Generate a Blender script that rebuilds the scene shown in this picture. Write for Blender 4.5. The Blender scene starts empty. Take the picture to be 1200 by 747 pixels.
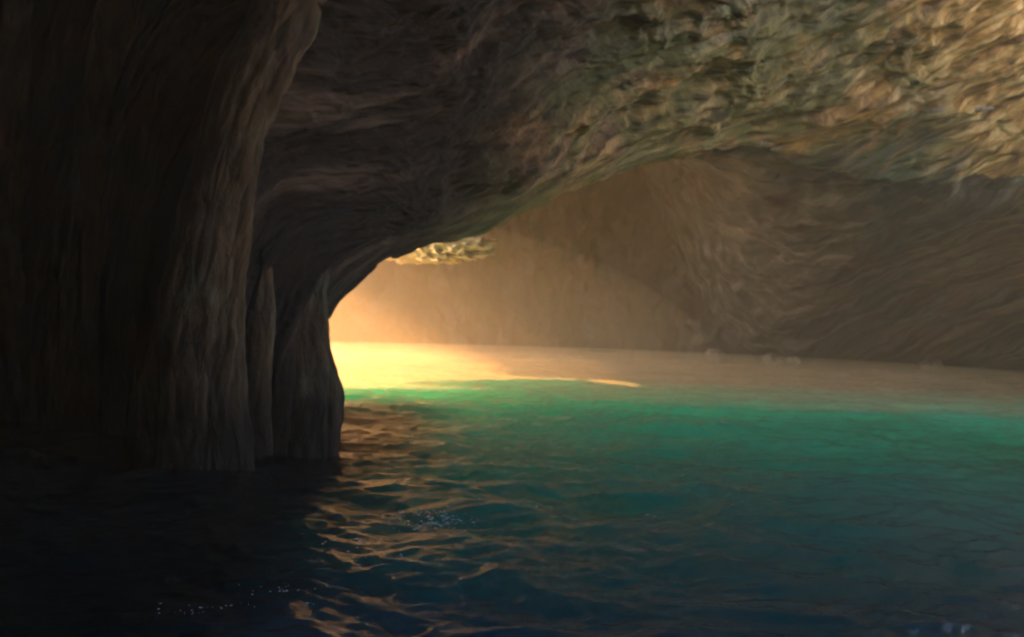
import bpy, math
import numpy as np
from mathutils import Vector, Matrix
from mathutils.bvhtree import BVHTree

R = math.radians
SC = bpy.context.scene
COL = SC.collection

# ------------------------------------------------------------------ camera frame
CAM_H = 1.6
FPX = 942.0
ROLL = R(2.0)
CR, SR = math.cos(ROLL), math.sin(ROLL)

def P(px, py, d):
    """A point of the cave seen at (px, py) that stands d metres away."""
    dx, dy = px - 600.0, 373.5 - py
    a = dx * CR - dy * SR
    b = dx * SR + dy * CR
    return (a / FPX * d, d, CAM_H + b / FPX * d)

# ------------------------------------------------------------------ noise
_rng = np.random.RandomState(7)
_perm = _rng.permutation(4096).astype(np.int64)
_g = _rng.normal(size=(4096, 3)); _g /= np.linalg.norm(_g, axis=1)[:, None]

def perlin(p, seed=0):
    p = np.asarray(p, dtype=np.float64) + seed * 17.31
    i = np.floor(p).astype(np.int64); f = p - i
    w = f * f * f * (f * (f * 6 - 15) + 10)
    out = np.zeros(len(p))
    for cx in (0, 1):
        hx = _perm[(i[:, 0] + cx) & 4095]
        wx = w[:, 0] if cx else 1 - w[:, 0]
        for cy in (0, 1):
            hy = _perm[(hx + i[:, 1] + cy) & 4095]
            wy = w[:, 1] if cy else 1 - w[:, 1]
            for cz in (0, 1):
                h = _perm[(hy + i[:, 2] + cz) & 4095]
                wz = w[:, 2] if cz else 1 - w[:, 2]
                g = _g[h]
                d = g[:, 0] * (f[:, 0] - cx) + g[:, 1] * (f[:, 1] - cy) + g[:, 2] * (f[:, 2] - cz)
                out += wx * wy * wz * d
    return out * 1.5

def fbm(p, octv=4, seed=0, gain=.5):
    a, s, o = 1.0, 0.0, np.zeros(len(p))
    for k in range(octv):
        o += a * perlin(p * (2.03 ** k), seed + k); s += a; a *= gain
    return o / s

def ridged(p, octv=4, seed=0, gain=.55):
    a, s, o = 1.0, 0.0, np.zeros(len(p))
    for k in range(octv):
        o += a * (1 - 2.2 * np.abs(perlin(p * (2.03 ** k), seed + k))); s += a; a *= gain
    return o / s

def facets(p, seed=0, warp=.35):
    """Broken-rock facets: every cell of a jittered grid is a plate with a height and a tilt of its own."""
    q = np.asarray(p, float)[:, :2].copy()
    w3_ = np.stack([q[:, 0], q[:, 1], 0 * q[:, 0] + seed], -1)
    q[:, 0] += warp * fbm(w3_ * 1.3, 3, seed + 1); q[:, 1] += warp * fbm(w3_ * 1.3, 3, seed + 2)
    i = np.floor(q).astype(np.int64)
    wsum = np.zeros(len(q)); out = np.zeros(len(q))
    for ox in (-1, 0, 1):
        for oy in (-1, 0, 1):
            c0, c1 = i[:, 0] + ox, i[:, 1] + oy
            h = _perm[(_perm[(c0 + seed * 31) & 4095] + c1) & 4095]
            g = _g[h]; g2 = _g[_perm[h]]
            dx = q[:, 0] - (c0 + .5 + .5 * g2[:, 0]); dy = q[:, 1] - (c1 + .5 + .5 * g2[:, 1])
            d = dx * dx + dy * dy
            wt = np.exp(-d * 13.0) + 1e-12
            wsum += wt
            out += wt * (.45 * g[:, 2] + .8 * (g[:, 0] * dx + g[:, 1] * dy))
    out /= wsum
    return out

# ------------------------------------------------------------------ mesh helpers
def link(name, me, mat=None, parent=None, smooth=True):
    o = bpy.data.objects.new(name, me); COL.objects.link(o)
    if mat: me.materials.append(mat)
    if smooth: me.polygons.foreach_set('use_smooth', np.ones(len(me.polygons), dtype=bool))
    if parent: o.parent = parent
    return o

def mesh_quads(verts, quads, uv=None):
    me = bpy.data.meshes.new('m')
    nv, nq = len(verts), len(quads)
    me.vertices.add(nv); me.vertices.foreach_set('co', np.asarray(verts, dtype=np.float32).ravel())
    me.loops.add(nq * 4); me.loops.foreach_set('vertex_index', np.asarray(quads, dtype=np.int32).ravel())
    me.polygons.add(nq)
    me.polygons.foreach_set('loop_start', np.arange(0, nq * 4, 4, dtype=np.int32))
    me.update(calc_edges=True); me.validate()
    if uv is not None:
        l = me.uv_layers.new(name='UVMap')
        l.data.foreach_set('uv', np.asarray(uv, dtype=np.float32)[np.asarray(quads).ravel()].ravel())
    return me

def grid_quads(n, m, wrap=False):
    i, j = np.meshgrid(np.arange(n - 1), np.arange(m if wrap else m - 1), indexing='ij')
    j2 = (j + 1) % m
    return np.stack([i * m + j, i * m + j2, (i + 1) * m + j2, (i + 1) * m + j], -1).reshape(-1, 4)

def spline_matrix(n, fine):
    """Catmull-Rom weights from n controls to `fine` samples."""
    t = np.linspace(0, n - 1, fine) if np.isscalar(fine) else np.asarray(fine); fine = len(t)
    i = np.minimum(t.astype(int), n - 2); f = t - i
    M = np.zeros((fine, n))
    w = [-.5*f + f*f - .5*f**3, 1 - 2.5*f*f + 1.5*f**3, .5*f + 2*f*f - 1.5*f**3, -.5*f*f + .5*f**3]
    for k in range(4):
        idx = i + k - 1
        lo, hi = idx < 0, idx > n - 1
        r = np.arange(fine)
        ok = ~(lo | hi)
        np.add.at(M, (r[ok], idx[ok]), w[k][ok])
        for bad, e, e2 in ((lo, 0, 1), (hi, n - 1, n - 2)):   # linear extrapolation
            np.add.at(M, (r[bad], np.full(bad.sum(), e)), 2 * w[k][bad])
            np.add.at(M, (r[bad], np.full(bad.sum(), e2)), -w[k][bad])
    return M

def patch(net, nu, nv):
    net = np.asarray(net, dtype=float)
    A = spline_matrix(net.shape[0], nu); B = spline_matrix(net.shape[1], nv)
    return np.einsum('ia,abk,jb->ijk', A, net, B)

def grid_normals(G):
    du = np.gradient(G, axis=0); dv = np.gradient(G, axis=1)
    n = np.cross(du, dv); n /= np.linalg.norm(n, axis=2)[..., None] + 1e-9
    return n

def arclen(G):
    """(u along rows, v along columns) in metres, averaged."""
    su = np.linalg.norm(np.diff(G, axis=0), axis=2); sv = np.linalg.norm(np.diff(G, axis=1), axis=2)
    U = np.zeros(G.shape[:2]); V = np.zeros(G.shape[:2])
    U[1:] = np.cumsum(su, 0); V[:, 1:] = np.cumsum(sv, 1)
    return U, V

def tag(o, label=None, cat=None, group=None, kind=None):
    for k, v in (('label', label), ('category', cat), ('group', group), ('kind', kind)):
        if v: o[k] = v
    return o

# ------------------------------------------------------------------ materials
class NT:
    def __init__(s, name):
        s.m = bpy.data.materials.new(name); s.m.use_nodes = True
        s.t = s.m.node_tree; s.t.nodes.clear()
        s.out = s.n('ShaderNodeOutputMaterial')
    def n(s, typ, **kw):
        x = s.t.nodes.new(typ)
        for k, v in kw.items(): setattr(x, k, v)
        return x
    def l(s, a, b): s.t.links.new(a, b)
    def noise(s, vec, scale, detail=6, rough=.6, dist=0.0):
        x = s.n('ShaderNodeTexNoise'); x.inputs['Scale'].default_value = scale
        x.inputs['Detail'].default_value = detail; x.inputs['Roughness'].default_value = rough
        x.inputs['Distortion'].default_value = dist
        s.l(vec, x.inputs['Vector']); return x.outputs['Fac']
    def ramp(s, fac, stops):
        x = s.n('ShaderNodeValToRGB'); e = x.color_ramp.elements
        while len(e) < len(stops): e.new(.5)
        for k, (p, c) in enumerate(stops):
            e[k].position = p; e[k].color = (*c, 1) if len(c) == 3 else c
        s.l(fac, x.inputs['Fac']); return x.outputs['Color']
    def mix(s, fac, a, b):
        x = s.n('ShaderNodeMix', data_type='RGBA')
        for sock, v in ((x.inputs[0], fac), (x.inputs[6], a), (x.inputs[7], b)):
            if hasattr(v, 'links'): s.l(v, sock)
            else: sock.default_value = v if not isinstance(v, tuple) else (*v, 1)
        return x.outputs[2]
    def mapping(s, vec, scale, loc=(0, 0, 0)):
        x = s.n('ShaderNodeMapping'); x.inputs['Scale'].default_value = scale
        x.inputs['Location'].default_value = loc; s.l(vec, x.inputs['Vector']); return x.outputs['Vector']
    def math(s, op, a, b=0.0):
        x = s.n('ShaderNodeMath', operation=op)
        for k, v in enumerate((a, b)):
            if hasattr(v, 'links'): s.l(v, x.inputs[k])
            else: x.inputs[k].default_value = v
        return x.outputs[0]

def rock_mat(name, dark, mid, pale, ochre, green, ochre_amt=.5, green_amt=.5, bump=.6, streak=(.35, 1.6, 1), seed=0., rough=.75, beds_shade=None, flakes=.45, ochre_bed=.42, wet=1.0):
    t = NT(name)
    uv = t.n('ShaderNodeUVMap').outputs['UV']
    v = t.mapping(uv, streak, (seed, seed * 2.3, seed))
    iso = t.mapping(uv, (1, 1, 1), (seed * 3.1, seed, seed))
    a = t.noise(v, .9, 9, .66, .15)
    b = t.noise(v, 3.0, 8, .65, .25)
    c = t.noise(iso, .42, 4, .55, .5)
    d = t.noise(iso, .55, 5, .6, 1.0)
    base = t.ramp(a, [(.30, dark), (.48, mid), (.62, mid), (.74, pale)])
    of = t.ramp(c, [(.58 - .22 * ochre_amt, (0, 0, 0)), (.70 - .22 * ochre_amt, (1, 1, 1))])
    base = t.mix(t.math('MULTIPLY', of, .75), base, ochre)
    gf = t.ramp(d, [(.60 - .2 * green_amt, (0, 0, 0)), (.72 - .2 * green_amt, (1, 1, 1))])
    base = t.mix(t.math('MULTIPLY', gf, .7), base, green)
    wv = t.n('ShaderNodeVectorMath', operation='ADD'); nn = t.n('ShaderNodeTexNoise'); nn.inputs['Scale'].default_value = 1.4
    nn.inputs['Detail'].default_value = 4; t.l(v, nn.inputs['Vector'])
    t.l(v, wv.inputs[0]); sc_ = t.n('ShaderNodeVectorMath', operation='SCALE'); sc_.inputs['Scale'].default_value = .55
    t.l(nn.outputs['Color'], sc_.inputs[0]); t.l(sc_.outputs[0], wv.inputs[1])
    vo = t.n('ShaderNodeTexVoronoi', feature='F1'); vo.inputs['Scale'].default_value = 2.3; t.l(wv.outputs[0], vo.inputs['Vector'])
    vs = t.n('ShaderNodeSeparateColor'); t.l(vo.outputs['Color'], vs.inputs[0])
    flake = vs.outputs[0]
    base = t.mix(t.math('MULTIPLY', t.math('GREATER_THAN', flake, .74), flakes), base, pale)
    base = t.mix(t.math('MULTIPLY', t.math('LESS_THAN', flake, .2), flakes), base, dark)
    if beds_shade:                                             # beds that climb to the right: an ochre one, grey-green below it
        s3 = t.n('ShaderNodeSeparateXYZ'); t.l(t.n('ShaderNodeNewGeometry').outputs['Position'], s3.inputs[0])
        w = t.math('SUBTRACT', s3.outputs['Z'], t.math('MULTIPLY', s3.outputs['X'], .38))
        w = t.math('ADD', w, t.math('MULTIPLY', t.math('SUBTRACT', t.noise(v, .7, 5, .6, .4), .5), 3.2))
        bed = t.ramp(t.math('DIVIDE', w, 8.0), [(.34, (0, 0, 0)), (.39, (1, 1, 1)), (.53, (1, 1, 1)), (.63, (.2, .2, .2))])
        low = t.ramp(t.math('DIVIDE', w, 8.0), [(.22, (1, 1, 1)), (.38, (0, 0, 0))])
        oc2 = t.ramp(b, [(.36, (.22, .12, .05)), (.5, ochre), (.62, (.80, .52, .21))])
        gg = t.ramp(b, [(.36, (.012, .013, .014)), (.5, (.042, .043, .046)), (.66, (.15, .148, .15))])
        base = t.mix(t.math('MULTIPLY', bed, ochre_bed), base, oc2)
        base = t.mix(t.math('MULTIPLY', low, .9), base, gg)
        base = t.mix(t.math('MULTIPLY', gf, .5), base, green)
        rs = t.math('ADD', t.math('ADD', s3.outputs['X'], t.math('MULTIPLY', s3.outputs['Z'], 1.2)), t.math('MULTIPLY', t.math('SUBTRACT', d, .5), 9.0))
        orange_end = t.ramp(t.math('DIVIDE', rs, 20.0), [(.75, (0, 0, 0)), (.86, (1, 1, 1))])     # orange tone towards the upper right end of the roof
        base = t.mix(t.math('MULTIPLY', orange_end, min(.8, 2 * ochre_bed)), base, t.ramp(b, [(.38, (.3, .14, .04)), (.5, (.72, .40, .12)), (.62, (.85, .62, .3))]))
    sp = t.ramp(b, [(.34, (.35, .33, .32)), (.5, (1, 1, 1)), (.68, (1.35, 1.3, 1.22))])
    mx = t.n('ShaderNodeMix', data_type='RGBA', blend_type='MULTIPLY'); mx.inputs[0].default_value = .85
    t.l(base, mx.inputs[6]); t.l(sp, mx.inputs[7])
    colour = mx.outputs[2]
    if beds_shade:                                             # painted shade: blends the left rock to near-black
        x0, x1, shade_dark, vein = beds_shade
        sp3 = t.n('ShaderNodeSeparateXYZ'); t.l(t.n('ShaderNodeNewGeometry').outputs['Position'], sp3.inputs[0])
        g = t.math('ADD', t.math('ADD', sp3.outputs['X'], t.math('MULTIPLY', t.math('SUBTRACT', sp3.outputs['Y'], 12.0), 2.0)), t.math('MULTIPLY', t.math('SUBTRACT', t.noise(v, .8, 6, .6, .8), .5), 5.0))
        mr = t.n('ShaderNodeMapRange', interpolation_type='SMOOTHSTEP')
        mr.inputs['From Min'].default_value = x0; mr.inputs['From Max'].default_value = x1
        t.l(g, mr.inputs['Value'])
        cr = t.ramp(a, [(.36, shade_dark), (.56, vein), (.63, tuple(7 * c for c in vein))])
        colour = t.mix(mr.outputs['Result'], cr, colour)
    if wet:                                              # dark algae band along the waterline
        zz = t.n('ShaderNodeSeparateXYZ'); t.l(t.n('ShaderNodeNewGeometry').outputs['Position'], zz.inputs[0])
        zf = t.math('ADD', zz.outputs['Z'], t.math('MULTIPLY', t.math('SUBTRACT', t.noise(iso, 1.3, 5, .6), .5), 1.3))
        wr = t.n('ShaderNodeMapRange', interpolation_type='SMOOTHSTEP')
        wr.inputs['From Min'].default_value = wet; wr.inputs['From Max'].default_value = .1 * wet
        t.l(zf, wr.inputs['Value'])
        colour = t.mix(t.math('MULTIPLY', wr.outputs['Result'], .9), colour, (.006, .005, .004))
    p = t.n('ShaderNodeBsdfPrincipled')
    t.l(colour, p.inputs['Base Color'])
    p.inputs['Roughness'].default_value = rough
    p.inputs['Specular IOR Level'].default_value = .35
    h = t.math('ADD', t.math('MULTIPLY', a, 1.0), t.math('MULTIPLY', b, .4))
    e = t.noise(iso, 7, 6, .6)
    h = t.math('ADD', h, t.math('MULTIPLY', e, .2))
    h = t.math('ADD', h, t.math('MULTIPLY', vo.outputs['Distance'], -.5))
    h = t.math('ADD', h, t.math('MULTIPLY', flake, .25))
    bm = t.n('ShaderNodeBump'); bm.inputs['Strength'].default_value = bump; bm.inputs['Distance'].default_value = .35
    t.l(h, bm.inputs['Height']); t.l(bm.outputs['Normal'], p.inputs['Normal'])
    t.l(p.outputs['BSDF'], t.out.inputs['Surface'])
    return t.m

M_WALL = rock_mat('dark_rock', (.010, .006, .006), (.03, .021, .016), (.09, .07, .045), (.06, .04, .02), (.03, .033, .02),
                  .25, .25, .5, (1.4, .5, 1), 1.7)
M_RIB = rock_mat('rib_rock', (.011, .007, .004), (.066, .045, .023), (.17, .125, .068), (.09, .055, .022), (.13, .13, .08),
                 .3, .3, .5, (2.0, .8, 1), 4.1, .75, None, .3)
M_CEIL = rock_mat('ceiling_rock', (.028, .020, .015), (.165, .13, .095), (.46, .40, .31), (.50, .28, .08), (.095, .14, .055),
                  .5, .95, 1.0, (2.2, .34, 1), 9.3, .75, (-2.2, 5.4, (.003, .0015, .0018), (.014, .0095, .0065)))  # last tuple sets the shade painted on the left rock
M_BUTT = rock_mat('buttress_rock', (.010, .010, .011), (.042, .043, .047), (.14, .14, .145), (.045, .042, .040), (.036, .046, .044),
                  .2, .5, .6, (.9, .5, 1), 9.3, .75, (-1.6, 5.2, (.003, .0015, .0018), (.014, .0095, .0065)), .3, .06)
M_FAR = rock_mat('far_rock', (.008, .007, .007), (.030, .026, .027), (.085, .078, .076), (.042, .032, .024), (.026, .027, .024),
                 .35, .25, .8, (.9, .5, 1), 12.9, .75, None, .3)
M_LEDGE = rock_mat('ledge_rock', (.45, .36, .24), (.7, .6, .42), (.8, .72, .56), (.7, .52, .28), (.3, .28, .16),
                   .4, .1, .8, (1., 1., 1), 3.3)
M_BOULDER = rock_mat('boulder_rock', (.08, .07, .06), (.2, .175, .155), (.36, .33, .3), (.17, .14, .1), (.12, .12, .1), .2, .1, .6, (1.2, 1.2, 1), 5.2, .6, None, .4, 0., .35)
M_PALE = rock_mat('pale_rock', (.2, .17, .14), (.45, .4, .34), (.65, .6, .54), (.4, .32, .24), (.3, .3, .24), .2, .1, .6, (1.2, 1.2, 1), 2.2, .6, None, .4, 0., .35)
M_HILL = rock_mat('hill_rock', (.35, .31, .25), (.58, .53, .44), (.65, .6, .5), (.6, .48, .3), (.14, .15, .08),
                  .4, .2, .7, (.6, .6, 1), 6.1)  # kept pale so the added cliff bounces more light

# ------------------------------------------------------------------ arch shell (left wall + ceiling)
ridge = [(362, 590, 9.3), (384, 484, 9.5), (362, 396, 9.8), (412, 328, 10.5), (470, 292, 12), (560, 260, 13.5),
         (740, 188, 15), (868, 170, 16.4), (965, 192, 17.3), (1075, 206, 18), (1210, 200, 18.5), (1450, 180, 18)]
t1 = [(330, 600, 8.9), (338, 484, 9.0), (334, 392, 9.1), (374, 300, 9.7), (432, 248, 10.8), (535, 212, 12.2),
      (722, 138, 13.9), (870, 108, 14.9), (985, 112, 15.6), (1110, 112, 16.3), (1280, 100, 16.8), (1600, 50, 16.5)]
t2 = [(282, 600, 8.8), (284, 480, 8.8), (290, 380, 8.8), (322, 235, 9.2), (402, 158, 10), (522, 108, 11.1),
      (716, 48, 12.5), (880, 14, 13.4), (1020, 0, 13.9), (1180, -25, 14.3), (1430, -110, 14), (1850, -280, 12)]
t3 = [(215, 600, 8.4), (222, 480, 8.4), (225, 370, 8.4), (265, 200, 8.7), (345, 40, 9.2), (485, -20, 10),
      (722, -90, 10.9), (930, -130, 11.3), (1110, -170, 11.6), (1330, -230, 11.5), (1800, -400, 10), (2250, -560, 8.5)]
t4 = [(85, 640, 10.6), (92, 480, 10.8), (98, 330, 10.8), (120, 100, 10.4), (200, -120, 9.6), (420, -220, 9.2),
      (722, -330, 8.8), (980, -400, 9), (1300, -480, 9), (1700, -560, 8.4), (2150, -640, 7.6), (2700, -700, 6.5)]
t5 = [(-120, 720, 10.0), (-120, 480, 10.2), (-120, 250, 10.2), (-110, 0, 9.8), (-60, -300, 8.6), (300, -560, 7.2),
      (740, -850, 6.2), (1100, -960, 6), (1500, -1060, 6), (2100, -1250, 5.4), (2800, -1500, 4.6), (3600, -1700, 4)]
rows_front = [[P(*q) for q in r] for r in (ridge, t1, t2, t3, t4, t5)]
wr = rows_front[-1]
t6 = [(-9.5, 3.5, -2), (-9.5, 3.4, 1), (-9.5, 3.2, 4), (-9, 2.5, 7.5), (-7, 1.5, 10.5), (-3, .5, 11),
      (1, 0, 11), (4, 0, 11), (8, 0, 11), (12, 0, 11), (16, 0, 11), (20, 0, 11)]
rg = [Vector(q) for q in rows_front[0]]
def off(k, v): return tuple(rg[k] + Vector(v))
nR = len(ridge)
lw = [max(0., 1 - k / 4.0) for k in range(nR)]          # 1 on the buttress, 0 along the vault
bk1 = [off(k, (-.25 * lw[k] + .15 * (1 - lw[k]), .7, .35 * (1 - lw[k]))) for k in range(nR)]
bk2 = [off(k, (-1.6 * lw[k], 1.8, 1.6 * (1 - lw[k]))) for k in range(nR)]
bk3 = [off(k, (-5.5 * lw[k], 3.2 + 1.6 * lw[k], 4.5 * (1 - lw[k]))) for k in range(nR)]
bk4 = [tuple(Vector((rg[k].x - 11.5 * lw[k], rg[k].y + 6.5 * lw[k] + 3.6 * (1 - lw[k]), rg[k].z + (11.5 - rg[k].z) * (1 - lw[k])))) for k in range(nR)]
rows = [bk4, bk3, bk2, bk1] + rows_front + [t6]
for k, zs in ((7, (5.5, 6.0, 7.0, 8.0)), (8, (5.0, 4.8, 4.0, 2.4)), (9, (4.6, 3.9, 2.0, -1.8)), (10, (4.6, 3.9, 1.8, -2.2)), (11, (4.6, 4.0, 2.2, -1.8))):
    x, y = rg[k].x, rg[k].y                                # the roof slopes down behind the overhang to the far water
    for row, dy, f, z in zip((bk1, bk2, bk3, bk4), (1.1, 4.2, 10.5, 37.5 - y), (1.02, 1.06, 1.16, 1.32), zs):
        row[k] = (x * (f if k < 11 else 1 + (f - 1) * 3.2), y + dy, z)
rows = [bk4, bk3, bk2, bk1] + rows_front + [t6]
t_s = np.concatenate([np.linspace(0, 3.6, 90, endpoint=False), np.linspace(3.6, 7.4, 560, endpoint=False), np.linspace(7.4, 10, 70)])
s_s = np.concatenate([np.linspace(0, 8, 760, endpoint=False), np.linspace(8, nR - 1, 240)])
NT_, NS_ = len(t_s), len(s_s)
G = patch(rows, t_s, s_s)                                  # [t][s]
N = grid_normals(G)
U, V = arclen(G)
U -= U[int(np.searchsorted(t_s, 4.0))][None, :]                         # distance from the lip
_K = np.interp(s_s, [0, 3.5, 5, 6.3, 7.0, 7.6, 8.4, 11], [0, 0, .22, .30, .50, .60, .70, .6])
_dV = np.diff(V, axis=1, prepend=0)
U0 = U; U = U - np.cumsum(_K[None, :] * _dV, axis=1)       # the strata climb away from the lip towards the right
tt = t_s[:, None] * np.ones((1, NS_))
ss = s_s[None, :] * np.ones((NT_, 1))
q = np.stack([U, V, 0 * U], -1).reshape(-1, 3)
w3 = G.reshape(-1, 3)
wall_w = np.clip((4.6 - ss) / 1.6, 0, 1).ravel()
# strata running along the lip, slanting chips, and coarse lumps
strata = ridged(q * [1.0, .15, 1] + fbm(w3 * .5, 2, 40)[:, None] * .8, 4, 3)
chips = fbm(q * [2.8, .6, 1], 4, 11, .6)
lumps = fbm(w3 * .55, 4, 21)
fine = ridged(q * [4.5, 1.1, 1], 3, 31)
flute = ridged(q * [1.5, .10, 1], 3, 51)
fa1 = facets(q * [1.7, .24, 1] + fbm(w3 * .9, 3, 44)[:, None] * .35, 3)
fa2 = facets(q * [4.0, .6, 1] + fbm(w3 * 1.6, 3, 45)[:, None] * .3, 9)
fa3 = facets(q * [6.0, 2.6, 1], 14)
rw = np.clip((ss.ravel() - 6.4) / .8, 0, 1) * np.clip((4.1 - tt.ravel()) / .4, 0, 1)                # the right-hand wall breaks into blocks rather than strata
blk = .35 * fbm(w3 * [.9, .9, .6], 5, 61, .55) + .28 * facets(np.stack([w3[:, 0] * .8 + w3[:, 1] * .35 + w3[:, 2] * .5, w3[:, 2] * .45 - w3[:, 0] * .25, 0 * w3[:, 0]], -1), 17)
strata = strata * (1 - rw); chips = chips * (1 - rw * .8); fine = fine * (1 - rw)
fa1 = fa1 * (1 - rw) + rw * blk * 1.6; fa2 = fa2 * (1 - rw * .8); fa3 = fa3 * (1 - rw * .8)
disp = (1 - wall_w) * (.34 * strata + .14 * chips + .36 * lumps + .05 * fine + .26 * fa1 + .09 * fa2 + .04 * fa3) + \
       wall_w * (.12 * lumps + .11 * flute + .04 * chips + .02 * fine + .05 * fa1 + .05 * fa2 + .025 * fa3)
edge = np.clip(np.abs(tt - 4).ravel() / .8, .25 + .6 * np.clip((ss.ravel() - 6.2) / 1.5, 0, 1), 1)        # hold the silhouette of the lip
disp *= edge
if N[int(NT_ * .7), int(NS_ * .5), 2] > 0: N = -N
Gd = (w3 + N.reshape(-1, 3) * disp[:, None]).reshape(NT_, NS_, 3)
uvs = np.stack([U, V], -1)
def sub(G, uv, a, b, c, d):
    g = G[a:b, c:d]; u = uv[a:b, c:d]
    q = grid_quads(g.shape[0], g.shape[1]); f = g.reshape(-1, 3)
    q = q[~((f[q, 0] > 10.2).all(1) & (f[q, 1] < 13.6).all(1))]      # roof cut back at the added side mouth to let light in
    return mesh_quads(f, q, u.reshape(-1, 2))
cut = int(np.searchsorted(s_s, 3.55)); cut2 = int(np.searchsorted(s_s, 7.75))
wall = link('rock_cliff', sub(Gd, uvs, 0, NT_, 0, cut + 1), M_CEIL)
tag(wall, 'dark fluted rock wall rising from the water left of the bright gap', 'rock wall')
lip = int(np.searchsorted(t_s, 4.0)); cut2 = int(np.searchsorted(s_s, 6.7))
def merge(A, B):
    n = len(A[0]); return mesh_quads(np.concatenate([A[0], B[0]]), np.concatenate([A[1], B[1] + n]), np.concatenate([A[2], B[2]]))
def piece(a, b, c, d):
    g = Gd[a:b, c:d]; q = grid_quads(g.shape[0], g.shape[1]); f = g.reshape(-1, 3)
    q = q[~((f[q, 0] > 10.2).all(1) & (f[q, 1] < 13.6).all(1))]
    return f, q, uvs[a:b, c:d].reshape(-1, 2)
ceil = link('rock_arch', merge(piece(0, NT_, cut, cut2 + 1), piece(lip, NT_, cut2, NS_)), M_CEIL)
tag(ceil, 'streaked ochre and green rock roof of the cave overhanging the water', 'cave roof')
uvb = np.stack([Gd[..., 0] * .85 + Gd[..., 1] * .5 + Gd[..., 2] * .45, Gd[..., 2] * .9 - Gd[..., 0] * .3 + Gd[..., 1] * .3], -1)
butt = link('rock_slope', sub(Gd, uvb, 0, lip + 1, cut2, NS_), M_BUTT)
tag(butt, 'greyish mauve rock sloping down under the overhang towards the far water on the right', 'rock slope')

def tube(pts, n=150, m=40, squash=.75, namp=.42, seed=0):
    pts = np.asarray(pts, float)
    c = patch(np.stack([pts, pts], 1), n, 2)[:, 0]
    ctr, rad = c[:, :3], c[:, 3]
    tan = np.gradient(ctr, axis=0); tan /= np.linalg.norm(tan, axis=1)[:, None]
    fw = np.array([.1, -1, 0.])
    n1 = fw - tan * (tan @ fw)[:, None]; n1 /= np.linalg.norm(n1, axis=1)[:, None]
    n2 = np.cross(tan, n1)
    th = np.linspace(0, 2 * np.pi, m, endpoint=False)
    dirs = np.cos(th)[None, :, None] * n1[:, None] * squash + np.sin(th)[None, :, None] * n2[:, None]
    L = np.concatenate([[0], np.cumsum(np.linalg.norm(np.diff(ctr, axis=0), axis=1))])
    base = ctr[:, None] + dirs * rad[:, None, None]
    b = base.reshape(-1, 3)
    d = fbm(b * [2.2, 2.2, .8], 4, seed) * 1.3 + .5 * ridged(b * [4., 4., .5], 3, seed + 5)
    out = base + dirs * (rad[:, None] * namp * d.reshape(n, m))[..., None] * 1.3
    uv = np.stack([np.sin(th / 2)[None, :] * rad[:, None] * 3 + seed, L[:, None] + 0 * th[None, :]], -1)
    return mesh_quads(out.reshape(-1, 3), grid_quads(n, m, True), uv.reshape(-1, 2))

_wg = Gd[:, :int(np.searchsorted(s_s, 6.))]
_bw = BVHTree.FromPolygons([tuple(v) for v in _wg[::3, ::3].reshape(-1, 3)], [tuple(int(i) for i in f) for f in grid_quads(*_wg[::3, ::3].shape[:2])])
_eye = Vector((0, 0, CAM_H))
def wall_depth(px, py):
    ds = []
    for ox, oy in ((0, 0), (-18, 0), (18, 0), (0, -20), (0, 20)):
        v = Vector(P(px + ox, py + oy, 1.0)) - _eye
        hit = _bw.ray_cast(_eye, v.normalized())[0]
        if hit is not None: ds.append(hit.y)
    return float(np.median(ds)) if ds else None

def rib(pts, seed, label=None, squash=.6, out=.42, sink=.2):
    pts = np.asarray(pts, float); t = np.linspace(0, 1, len(pts)); tf = np.linspace(0, 1, 16)
    M = spline_matrix(len(pts), 16); q = M @ pts                  # px, py, radius
    d = np.array([wall_depth(a, b) or np.nan for a, b, r in q])
    ok = ~np.isnan(d); d = np.interp(tf, tf[ok], d[ok])
    d = np.convolve(np.pad(d, 2, 'edge'), [.1, .2, .4, .2, .1], 'valid')
    r = np.maximum(q[:, 2], .01)
    taper = np.clip((1 - tf) / .6, 0, 1) if sink else 1 + 0 * tf
    d = d + r * (squash - out * taper) + sink * (1 - taper)
    o = link('rib', tube([(*P(a, b, dd), rr_) for (a, b, _), dd, rr_ in zip(q, d, r)], seed=seed, squash=squash, namp=.17, n=260, m=56), M_RIB, wall)
    if label: o['label'] = label
    return o
rib([(222, 660, .60), (226, 490, .56), (234, 380, .47), (252, 250, .36), (282, 130, .33), (322, 45, .36), (362, -50, .34), (420, -160, .3)], 3,
    'tall pale rib leaning to the upper right', .42, .36, 0.)
rib([(290, 660, .26), (291, 420, .26), (294, 300, .23), (300, 220, .19)], 5, None, .5, .36, .45)
rib([(354, 660, .40), (357, 480, .38), (352, 380, .33), (357, 320, .27), (362, 265, .22)], 8,
    'pale tapering rib beside the bright gap', .42, .36, .45)
rib([(110, 660, .5), (104, 480, .44), (112, 330, .38), (124, 150, .34), (150, 0, .3), (180, -100, .25)], 12, None, .45, .3, 0.)
rib([(20, 660, .5), (4, 450, .46), (0, 330, .36), (10, 100, .25), (30, -60, .2)], 15, None, .45, .3, 0.)

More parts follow.
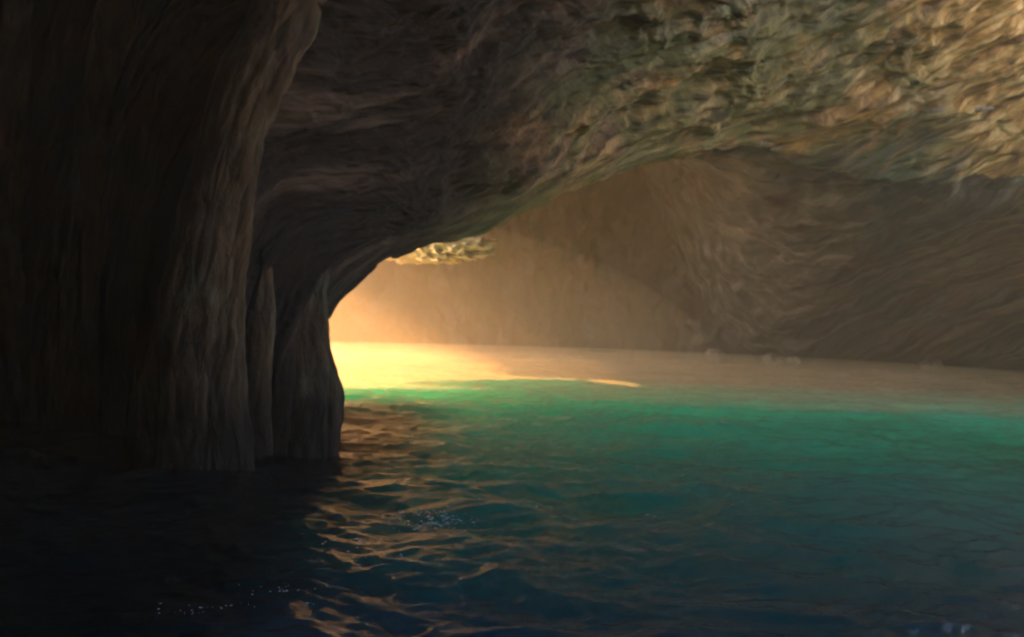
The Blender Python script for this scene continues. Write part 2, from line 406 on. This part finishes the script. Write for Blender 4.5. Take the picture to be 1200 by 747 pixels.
# ------------------------------------------------------------------ far wall, buttress, boulders, ledge
def far_surface(x, z):
    y = 36.5 + 0 * x
    y += 2.2 * np.exp(-((x - 3) / 5.) ** 2)                     # shallow bay
    y -= 4.5 * np.clip((z - 3) / 7, 0, 1.6) ** 1.3 * np.clip((x + 2) / 8, 0, 1)   # leans over to the right
    y -= 2.6 * np.exp(-((x - 11) / 3.2) ** 2)                   # swells forward to meet the buttress
    y += 5.0 * np.clip((x - 18.3) / 2.2, 0, 1) ** 1.5           # alcove
    return y
def sheet(xs, zs, f, namp, seed, fl=.5):
    X, Z = np.meshgrid(xs, zs, indexing='ij')
    Y = f(X, Z)
    g = np.stack([X, Y, Z], -1).reshape(-1, 3)
    d = namp * (1.6 * fbm(g * .16, 3, seed) + .9 * fbm(g * [.55, .55, .35], 5, seed + 3, .55) + fl * ridged(g * [.5, .5, .16], 4, seed + 6))
    d = d + namp * (.5 * facets(g[:, [0, 2]] * [.45, .22], seed % 37) + .22 * facets(g[:, [0, 2]] * [1.2, .6], seed % 41 + 3))
    g[:, 1] -= d
    g[:, 0] += .4 * namp * fbm(g * .5, 3, seed + 9)
    return mesh_quads(g, grid_quads(len(xs), len(zs)), np.stack([X, Z], -1).reshape(-1, 2))
fw = link('rock_cliff', sheet(np.linspace(-30, 34, 620), np.linspace(-2, 13, 200), far_surface, 1.0, 60), M_FAR)
tag(fw, 'far rock wall veiled in golden mist across the back of the cave', 'rock wall')

def blob(ctr, size, seed, nu=70, nv=44, amp=.35, freq=1.6, rot=0.):
    th = np.linspace(0, 2 * np.pi, nu, endpoint=False); ph = np.linspace(.02, np.pi - .02, nv)
    Pn, T = np.meshgrid(ph, th, indexing='ij')
    n = np.stack([np.sin(Pn) * np.cos(T), np.sin(Pn) * np.sin(T), np.cos(Pn)], -1).reshape(-1, 3)
    sz = np.array(size)
    b = n * sz
    d = fbm(b * freq + seed, 5, seed, .6) + .4 * ridged(b * freq * 1.7, 3, seed + 2)
    b = b * (1 + amp * d)[:, None]
    b = np.stack([b[:, 0] * math.cos(rot) - b[:, 1] * math.sin(rot), b[:, 0] * math.sin(rot) + b[:, 1] * math.cos(rot), b[:, 2]], -1) + np.array(ctr)
    uv = np.stack([T * sz[0], Pn * sz[2]], -1).reshape(-1, 2)
    return mesh_quads(b, grid_quads(nv, nu, True), uv)

lc = P(500, 307, 22)
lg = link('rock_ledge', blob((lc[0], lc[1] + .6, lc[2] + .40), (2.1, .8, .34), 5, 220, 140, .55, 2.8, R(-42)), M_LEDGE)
tag(lg, 'sunlit jagged rock ledge glowing gold at the top of the gap', 'rock ledge')

# pale crusts on the edge of the overhang
_ba = BVHTree.FromPolygons([tuple(v) for v in Gd[lip::3, cut2::3].reshape(-1, 3)], [tuple(int(i) for i in f) for f in grid_quads(*Gd[lip::3, cut2::3].shape[:2])])
for k, (px, py, sx, sz, tilt) in enumerate(((890, 168, .24, .05, -.1), (912, 174, .13, .05, .2), (1096, 130, .22, .05, .1), (1150, 128, .2, .05, .15))):
    hit = _ba.ray_cast(_eye, (Vector(P(px, py, 1.0)) - _eye).normalized())[0]
    if hit is None: continue
    m_ = blob((0, 0, 0), (sx, .07, sz * .8), 70 + k, 60, 36, .75, 11.)
    m_.transform(Matrix.Translation(hit + Vector((0, .0, .0))) @ Matrix.Rotation(-tilt, 4, 'Y'))
    link('mineral_crust', m_, M_PALE, ceil)

bl = [(838, 408, 33, .24, 'pale boulder at the foot of the misty far wall, left of the other boulders'), (905, 402, 31, .22, 'small pale boulder at the foot of the mauve rock slope, larger of a close pair'),
      (930, 408, 31, .16, 'tiny boulder at the foot of the mauve rock slope, smaller of a close pair'), (1092, 412, 31.5, .24, 'rounded boulder at the waterline before the dark recess, far right')]
for k, (px, py, d, r, lab) in enumerate(bl):
    c = P(px, py, d)
    o = link('boulder', blob((c[0], c[1], .3), (r * 1.5, r, r * 1.2), 30 + k, 60, 40, .6, 1.3 / r), M_BOULDER)
    tag(o, lab, 'boulder', 'boulders along the far waterline')

# ------------------------------------------------------------------ hill around the cave (sea mouth, added openings and light-steering slabs)
MX, MY0, MY1, MZ = -13.0, 16.6, 34.0, 7.4
def slab_pts(A, B, C, D, nu, nv, amp, seed):
    A, B, C, D = (np.array(v, float) for v in (A, B, C, D))
    u = np.linspace(0, 1, nu)[:, None, None]; v = np.linspace(0, 1, nv)[None, :, None]
    g = (A * (1 - u) * (1 - v) + B * u * (1 - v) + C * u * v + D * (1 - u) * v)
    n = np.cross(B - A, D - A); n /= np.linalg.norm(n)
    f = g.reshape(-1, 3)
    return f + n * (amp * (fbm(f * .25, 4, seed) * 1.6 + .4 * fbm(f * 1.1, 3, seed + 4)))[:, None]
parts, quads, uvl, base = [], [], [], 0
def add_slab(A, B, C, D, nu=60, nv=40, amp=.8, seed=0):
    global base
    p = slab_pts(A, B, C, D, nu, nv, amp, seed)
    parts.append(p); quads.append(grid_quads(nu, nv) + base); base += len(p)
    L1 = np.linalg.norm(np.array(B, float) - A); L2 = np.linalg.norm(np.array(D, float) - A)
    a, b = np.meshgrid(np.linspace(0, L1, nu), np.linspace(0, L2, nv), indexing='ij')
    uvl.append(np.stack([a + seed * 7, b], -1).reshape(-1, 2))
TOP = 11.3
add_slab((-14, 1, TOP), (10, 1, TOP), (10, 48, TOP), (-14, 48, TOP), 60, 80, .5, 1)      # roof
add_slab((9.8, 11.9, TOP), (32, 11.9, TOP), (32, 48, TOP), (9.8, 48, TOP), 60, 80, .5, 2)
add_slab((MX, 0, -3), (MX, 17, -3), (MX, 17, 13.5), (MX, 0, 13.5), 40, 40, .5, 3)         # near jamb of the sea mouth
_j = parts[-1].reshape(40, 40, 3); _w = np.linspace(0, 1, 40)[:, None] ** 2
_j[..., 1] += _w * 1.6 * fbm(_j.reshape(-1, 3) * [0, 0, .9] + 5, 4, 78, .65).reshape(40, 40)
add_slab((MX, 34, -3), (MX, 50, -3), (MX, 50, 13.5), (MX, 34, 13.5), 40, 40, .6, 4)       # far jamb
add_slab((MX, 15, 0), (MX, 37, 0), (MX, 37, 13.5), (MX, 15, 13.5), 90, 24, .6, 5)       # lintel, arched over the mouth
_l = parts[-1].reshape(90, 24, 3); _y = _l[..., 1]
_arch = 5.3 + 1.3 * np.sin(np.pi * np.clip((_y - 15) / 17.4, 0, 1)) + 3.0 * np.exp(-((_y - 22.6) / .8) ** 2)  # unseen edge, its notch shaped to let sun onto the ledge
_l[..., 2] = _arch + (13.5 - _arch) * (_l[..., 2] / 13.5) + 2.6 * fbm(_l.reshape(-1, 3) * [0, 1.1, .25], 4, 83, .7).reshape(90, 24) * np.clip((13 - _l[..., 2]) / 6, 0, 1)
add_slab((-14, 47, -3), (34, 47, -3), (34, 47, 13.5), (-14, 47, 13.5), 40, 14, .3, 6)
add_slab((16.6, 13, -3), (17.4, 25, -3), (17.4, 25, 13.5), (16.6, 13, 13.5), 60, 60, 1.6, 7)  # sunlit side wall out of frame
add_slab((16.5, 25, -3), (32, 28, -3), (32, 28, 13.5), (16.5, 25, 13.5), 40, 30, .3, 8)
add_slab((32, 26, 5.0), (32, 48, 5.0), (32, 48, 13.5), (32, 26, 13.5), 30, 30, .5, 9)       # unseen gap added below it to let sky light into the alcove
add_slab((9.4, -15, -3), (9.4, .4, -3), (9.4, .4, 12), (9.4, -15, 12), 50, 40, .4, 10)
add_slab((3.9, 3.4, -3), (8.1, 4.2, -3), (8.1, 4.2, 12), (3.9, 3.4, 12), 40, 60, .5, 18)   # unseen fin added to keep side-mouth light off the left wall
add_slab((9.4, -3.2, -3), (9.4, 12.5, -3), (9.4, 12.5, 2.8), (9.4, -3.2, 2.8), 40, 20, .4, 16)  # sill of an unseen mouth added on the right to light the roof
add_slab((14.6, 12.8, -3), (16.4, 13.6, -3), (16.4, 13.6, 12), (14.6, 12.8, 12), 30, 40, .5, 14)
add_slab((34, -16, -3), (34, 23, -3), (35.5, 23, 10), (35.5, -16, 10), 120, 60, 1.2, 17)   # unseen cliff added to bounce sunlight in through the side mouth
add_slab((-14, -15, TOP), (10, -15, TOP), (10, 1.2, TOP), (-14, 1.2, TOP), 60, 40, .4, 11)
add_slab((-14, -14, -3), (10, -14, -3), (10, -14, 13), (-14, -14, 13), 60, 40, .5, 12)
add_slab((MX, -15, -3), (MX, 1, -3), (MX, 1, 13.5), (MX, -15, 13.5), 40, 40, .5, 13)
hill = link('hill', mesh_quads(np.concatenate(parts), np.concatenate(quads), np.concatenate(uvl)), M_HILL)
tag(hill, 'rocky headland the cave is cut into, with added light-bouncing cliff and shading fin', 'hill', kind='structure')

# ------------------------------------------------------------------ water
RW = 56.0
rr = np.concatenate([np.geomspace(.8, 46, 640), np.geomspace(47, RW, 8)])
fa = np.linspace(R(-40), R(40), 700)
ra = np.linspace(R(40), R(320), 190)[1:-1]
ang = np.concatenate([fa, ra])
RRm, A = np.meshgrid(rr, ang, indexing='ij')
X = RRm * np.sin(A); Y = RRm * np.cos(A)
p2 = np.stack([X, Y, 0 * X], -1).reshape(-1, 3)
wob = fbm(p2 * .35, 3, 90)[:, None] * [1.2, .8, 0]
def rotp(p, a): c, s = math.cos(a), math.sin(a); return np.stack([p[:, 0] * c + p[:, 1] * s, -p[:, 0] * s + p[:, 1] * c, p[:, 2]], -1)
h = .15 * fbm(rotp(p2, R(12)) * [.26, .62, 0] + wob, 3, 91)
h += .065 * ridged(rotp(p2 + wob * .6, R(-14)) * [.5, 1.5, 0], 3, 92)
h += .03 * ridged(rotp(p2 + wob * .5, R(24)) * [1.6, 4.2, 0], 3, 94)
near = np.clip(1 - RRm.ravel() / 16, 0, 1)
h += .010 * near * fbm(p2 * [7, 11, 0], 3, 96)
p2[:, 2] = h - h.mean()
me_v = np.concatenate([p2, [[0, 0, 0]]])
qd = grid_quads(len(rr), len(ang), True)
water = link('water', mesh_quads(p2, qd), None)
t = NT('sea_water')
p = t.n('ShaderNodeBsdfPrincipled')
p.inputs['Roughness'].default_value = .12
p.inputs['IOR'].default_value = 1.33
p.inputs['Subsurface Scale'].default_value = 4.5
geo = t.n('ShaderNodeNewGeometry').outputs['Position']
sep = t.n('ShaderNodeSeparateXYZ'); t.l(geo, sep.inputs[0])
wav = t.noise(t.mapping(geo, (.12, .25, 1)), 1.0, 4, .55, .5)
far_y = t.math('ADD', sep.outputs['Y'], t.math('MULTIPLY', t.math('SUBTRACT', wav, .5), 6.0))
water_shade = t.n('ShaderNodeMapRange', interpolation_type='SMOOTHSTEP')     # shade painted into the water along the left wall
water_shade.inputs['From Min'].default_value = -.3; water_shade.inputs['From Max'].default_value = -1.9
water_shade.inputs['To Max'].default_value = 1.0
t.l(t.math('ADD', sep.outputs['X'], t.math('MULTIPLY', t.math('SUBTRACT', wav, .5), 1.5)), water_shade.inputs['Value'])
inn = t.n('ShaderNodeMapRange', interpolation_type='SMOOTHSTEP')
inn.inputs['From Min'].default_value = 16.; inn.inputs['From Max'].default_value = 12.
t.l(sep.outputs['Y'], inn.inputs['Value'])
water_shade = t.math('MULTIPLY', water_shade.outputs['Result'], inn.outputs['Result'])
far_y = t.math('DIVIDE', far_y, 40.0)
# colour by distance: warm sunlit strip and emerald glow painted in, navy up close
col = t.ramp(far_y, [(.08, (.018, .052, .115)), (.15, (.03, .15, .14)), (.24, (.03, .25, .145)), (.37, (.035, .46, .235)), (.44, (.18, .45, .25)), (.58, (.34, .26, .16))])
sss = t.ramp(far_y, [(.42, (1, 1, 1)), (.60, (0, 0, 0))])
col = t.mix(water_shade, col, (.006, .012, .016))
sss = t.mix(water_shade, sss, (0, 0, 0))
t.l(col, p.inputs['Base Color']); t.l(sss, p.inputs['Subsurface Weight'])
p.inputs['Subsurface Radius'].default_value = (.4, 4.0, 3.0)
nz = t.noise(t.mapping(geo, (1, 2.2, 1)), 4.5, 5, .6, .4)
bm = t.n('ShaderNodeBump'); bm.inputs['Strength'].default_value = .25; bm.inputs['Distance'].default_value = .06
t.l(nz, bm.inputs['Height']); t.l(bm.outputs['Normal'], p.inputs['Normal'])
t.l(p.outputs['BSDF'], t.out.inputs['Surface'])
water.data.materials.append(t.m)
tag(water, 'rippling emerald and navy sea water filling the cave', 'water', kind='structure')

# ------------------------------------------------------------------ foam and stand-in glints
t = NT('foam_white'); p = t.n('ShaderNodeBsdfPrincipled')
p.inputs['Base Color'].default_value = (.8, .82, .82, 1); p.inputs['Roughness'].default_value = .3
t.l(p.outputs['BSDF'], t.out.inputs['Surface']); M_FOAM_GLINTS = t.m


def water_point(px, py):
    dx, dy = px - 600.0, 373.5 - py
    a, b = dx * CR - dy * SR, dx * SR + dy * CR
    d = CAM_H * FPX / -b
    return np.array([a / FPX * d, d])
_wt = BVHTree.FromPolygons([tuple(v) for v in p2], [tuple(f) for f in qd if p2[f[0], 1] > 0 and RRm.ravel()[f[0]] < 20])
def froth(px, py, ex, ey, n, seed, r0=.003, r1=.011):  # bead patches, used for froth and for stand-in glints
    rg_ = np.random.RandomState(seed); vs, fs = [], []
    c = water_point(px, py)
    for k in range(int(n * .65)):
        x, y = c + rg_.normal(size=2) * [ex, ey]
        hit = _wt.ray_cast(Vector((x, y, 3)), Vector((0, 0, -1)))[0]
        if hit is None: continue
        r = r0 + (r1 - r0) * rg_.uniform() ** 2.2
        nu_, nv_ = 8, 5
        b0 = len(vs)
        for i in range(nv_):
            ph = .05 + (math.pi - .1) * i / (nv_ - 1)
            for j in range(nu_):
                th = 2 * math.pi * j / nu_
                vs.append((x + r * 1.5 * math.sin(ph) * math.cos(th), y + r * 1.2 * math.sin(ph) * math.sin(th), hit.z + r * .1 + r * .45 * math.cos(ph)))
        fs += [tuple(q + b0) for q in grid_quads(nv_, nu_, True)]
    return vs, fs
FV, FF = [], []
for a_ in ((512, 604, .17, .12, 170, 1), (500, 612, .12, .08, 90, 2), (600, 588, .22, .05, 14, 3), (625, 590, .08, .03, 10, 4), (760, 598, .05, .03, 12, 5),
           (425, 640, .12, .10, 26, 6), (440, 655, .10, .06, 18, 7), (330, 692, .12, .04, 30, 8, .002, .006), (250, 712, .10, .04, 30, 9, .002, .006), (200, 722, .08, .03, 16, 10, .002, .005), (362, 708, .015, .01, 12, 11, .002, .006), (540, 683, .01, .01, 4, 12)):
    v_, f_ = froth(*a_); b_ = len(FV); FV += v_; FF += [tuple(i + b_ for i in f) for f in f_]  # froth beads; the lower-left patches stand in for glints
me = bpy.data.meshes.new('m'); me.from_pydata(FV, [], FF); me.update()
fo = link('foam', me, M_FOAM_GLINTS)  # foam together with the stand-in glints
tag(fo, 'scattered white bubbles, froth and stand-in glints on the dark ripples', 'foam', kind='stuff')

# ------------------------------------------------------------------ haze, sky, sun
def box(lo, hi):
    v = [(x, y, z) for x in (lo[0], hi[0]) for y in (lo[1], hi[1]) for z in (lo[2], hi[2])]
    f = [(0, 1, 3, 2), (4, 6, 7, 5), (0, 4, 5, 1), (2, 3, 7, 6), (0, 2, 6, 4), (1, 5, 7, 3)]
    me = bpy.data.meshes.new('m'); me.from_pydata(v, [], f); me.update(); return me
t = NT('haze_air')
vp = t.n('ShaderNodeVolumePrincipled')
vp.inputs['Color'].default_value = (.95, .78, .55, 1)
vp.inputs['Density'].default_value = .0068
vp.inputs['Anisotropy'].default_value = 0.0
t.l(vp.outputs['Volume'], t.out.inputs['Volume'])
hz = link('haze', box((-58, -58, -4.2), (58, 58, 20.5)), t.m, smooth=False)
tag(hz, 'golden mist filling the cave', 'haze', kind='stuff')

th = np.linspace(0, 2 * np.pi, 96, endpoint=False); ph = np.linspace(.03, np.pi - .03, 40)
Pn, T_ = np.meshgrid(ph, th, indexing='ij')
mv = np.stack([3 + 21 * np.sin(Pn) * np.cos(T_), 26.5 + 12 * np.sin(Pn) * np.sin(T_), -.15 + .78 * np.cos(Pn)], -1).reshape(-1, 3)
t = NT('mist_air'); vp = t.n('ShaderNodeVolumePrincipled')
vp.inputs['Color'].default_value = (.96, .79, .54, 1); vp.inputs['Density'].default_value = .04
t.l(vp.outputs['Volume'], t.out.inputs['Volume'])
mi = link('mist', mesh_quads(mv, grid_quads(40, 96, True)[:, ::-1]), t.m)
mv2 = np.stack([-9 + 16 * np.sin(Pn) * np.cos(T_), 27 + 9.5 * np.sin(Pn) * np.sin(T_), -.2 + 5.6 * np.cos(Pn)], -1).reshape(-1, 3)
t = NT('bank_air'); vp = t.n('ShaderNodeVolumePrincipled')
vp.inputs['Color'].default_value = (.96, .79, .54, 1); vp.inputs['Density'].default_value = .016
t.l(vp.outputs['Volume'], t.out.inputs['Volume'])
mb = link('mist', mesh_quads(mv2, grid_quads(40, 96, True)[:, ::-1]), t.m)
tag(mb, 'golden mist bank hanging in the sunbeam behind the dark pillar', 'mist', kind='stuff')
tag(mi, 'low band of glowing mist lying on the far water', 'mist', kind='stuff')

EL = R(28.0); AZ = R(3.0)
tr = Vector((math.cos(AZ) * math.cos(EL), -math.sin(AZ) * math.cos(EL), -math.sin(EL)))
sl = bpy.data.lights.new('sun', 'SUN'); sl.energy = 4.6; sl.angle = R(.5); sl.color = (1., .50, .17)
so = bpy.data.objects.new('sun', sl); COL.objects.link(so)
so.rotation_euler = tr.to_track_quat('-Z', 'Y').to_euler()
W = bpy.data.worlds.new('World'); SC.world = W; W.use_nodes = True
nt = W.node_tree; nt.nodes.clear()
sky = nt.nodes.new('ShaderNodeTexSky'); sky.sky_type = 'NISHITA'; sky.sun_disc = False
sky.sun_elevation = EL; sky.sun_rotation = R(-87)
bg = nt.nodes.new('ShaderNodeBackground'); bg.inputs['Strength'].default_value = .15
wo = nt.nodes.new('ShaderNodeOutputWorld')
nt.links.new(sky.outputs[0], bg.inputs[0]); nt.links.new(bg.outputs[0], wo.inputs[0])

cam = bpy.data.cameras.new('camera'); cam.sensor_width = 36; cam.lens = FPX / 1200 * 36
cam.clip_end = 2000; cam.clip_start = .05
co = bpy.data.objects.new('camera', cam); COL.objects.link(co)
co.matrix_world = Matrix(((CR, -SR, 0, 0), (0, 0, -1, 0), (SR, CR, 0, CAM_H), (0, 0, 0, 1)))
SC.camera = co
cam.dof.use_dof = True; cam.dof.focus_distance = 2.2; cam.dof.aperture_fstop = 3.6

SC.view_settings.view_transform = 'Standard'; SC.view_settings.look = 'None'
SC.view_settings.gamma = 1; SC.view_settings.exposure = 3.45
cy = SC.cycles
cy.max_bounces = 10; cy.diffuse_bounces = 5; cy.glossy_bounces = 3; cy.volume_bounces = 2; cy.transmission_bounces = 4
cy.use_denoising = True; cy.sample_clamp_indirect = 4.0
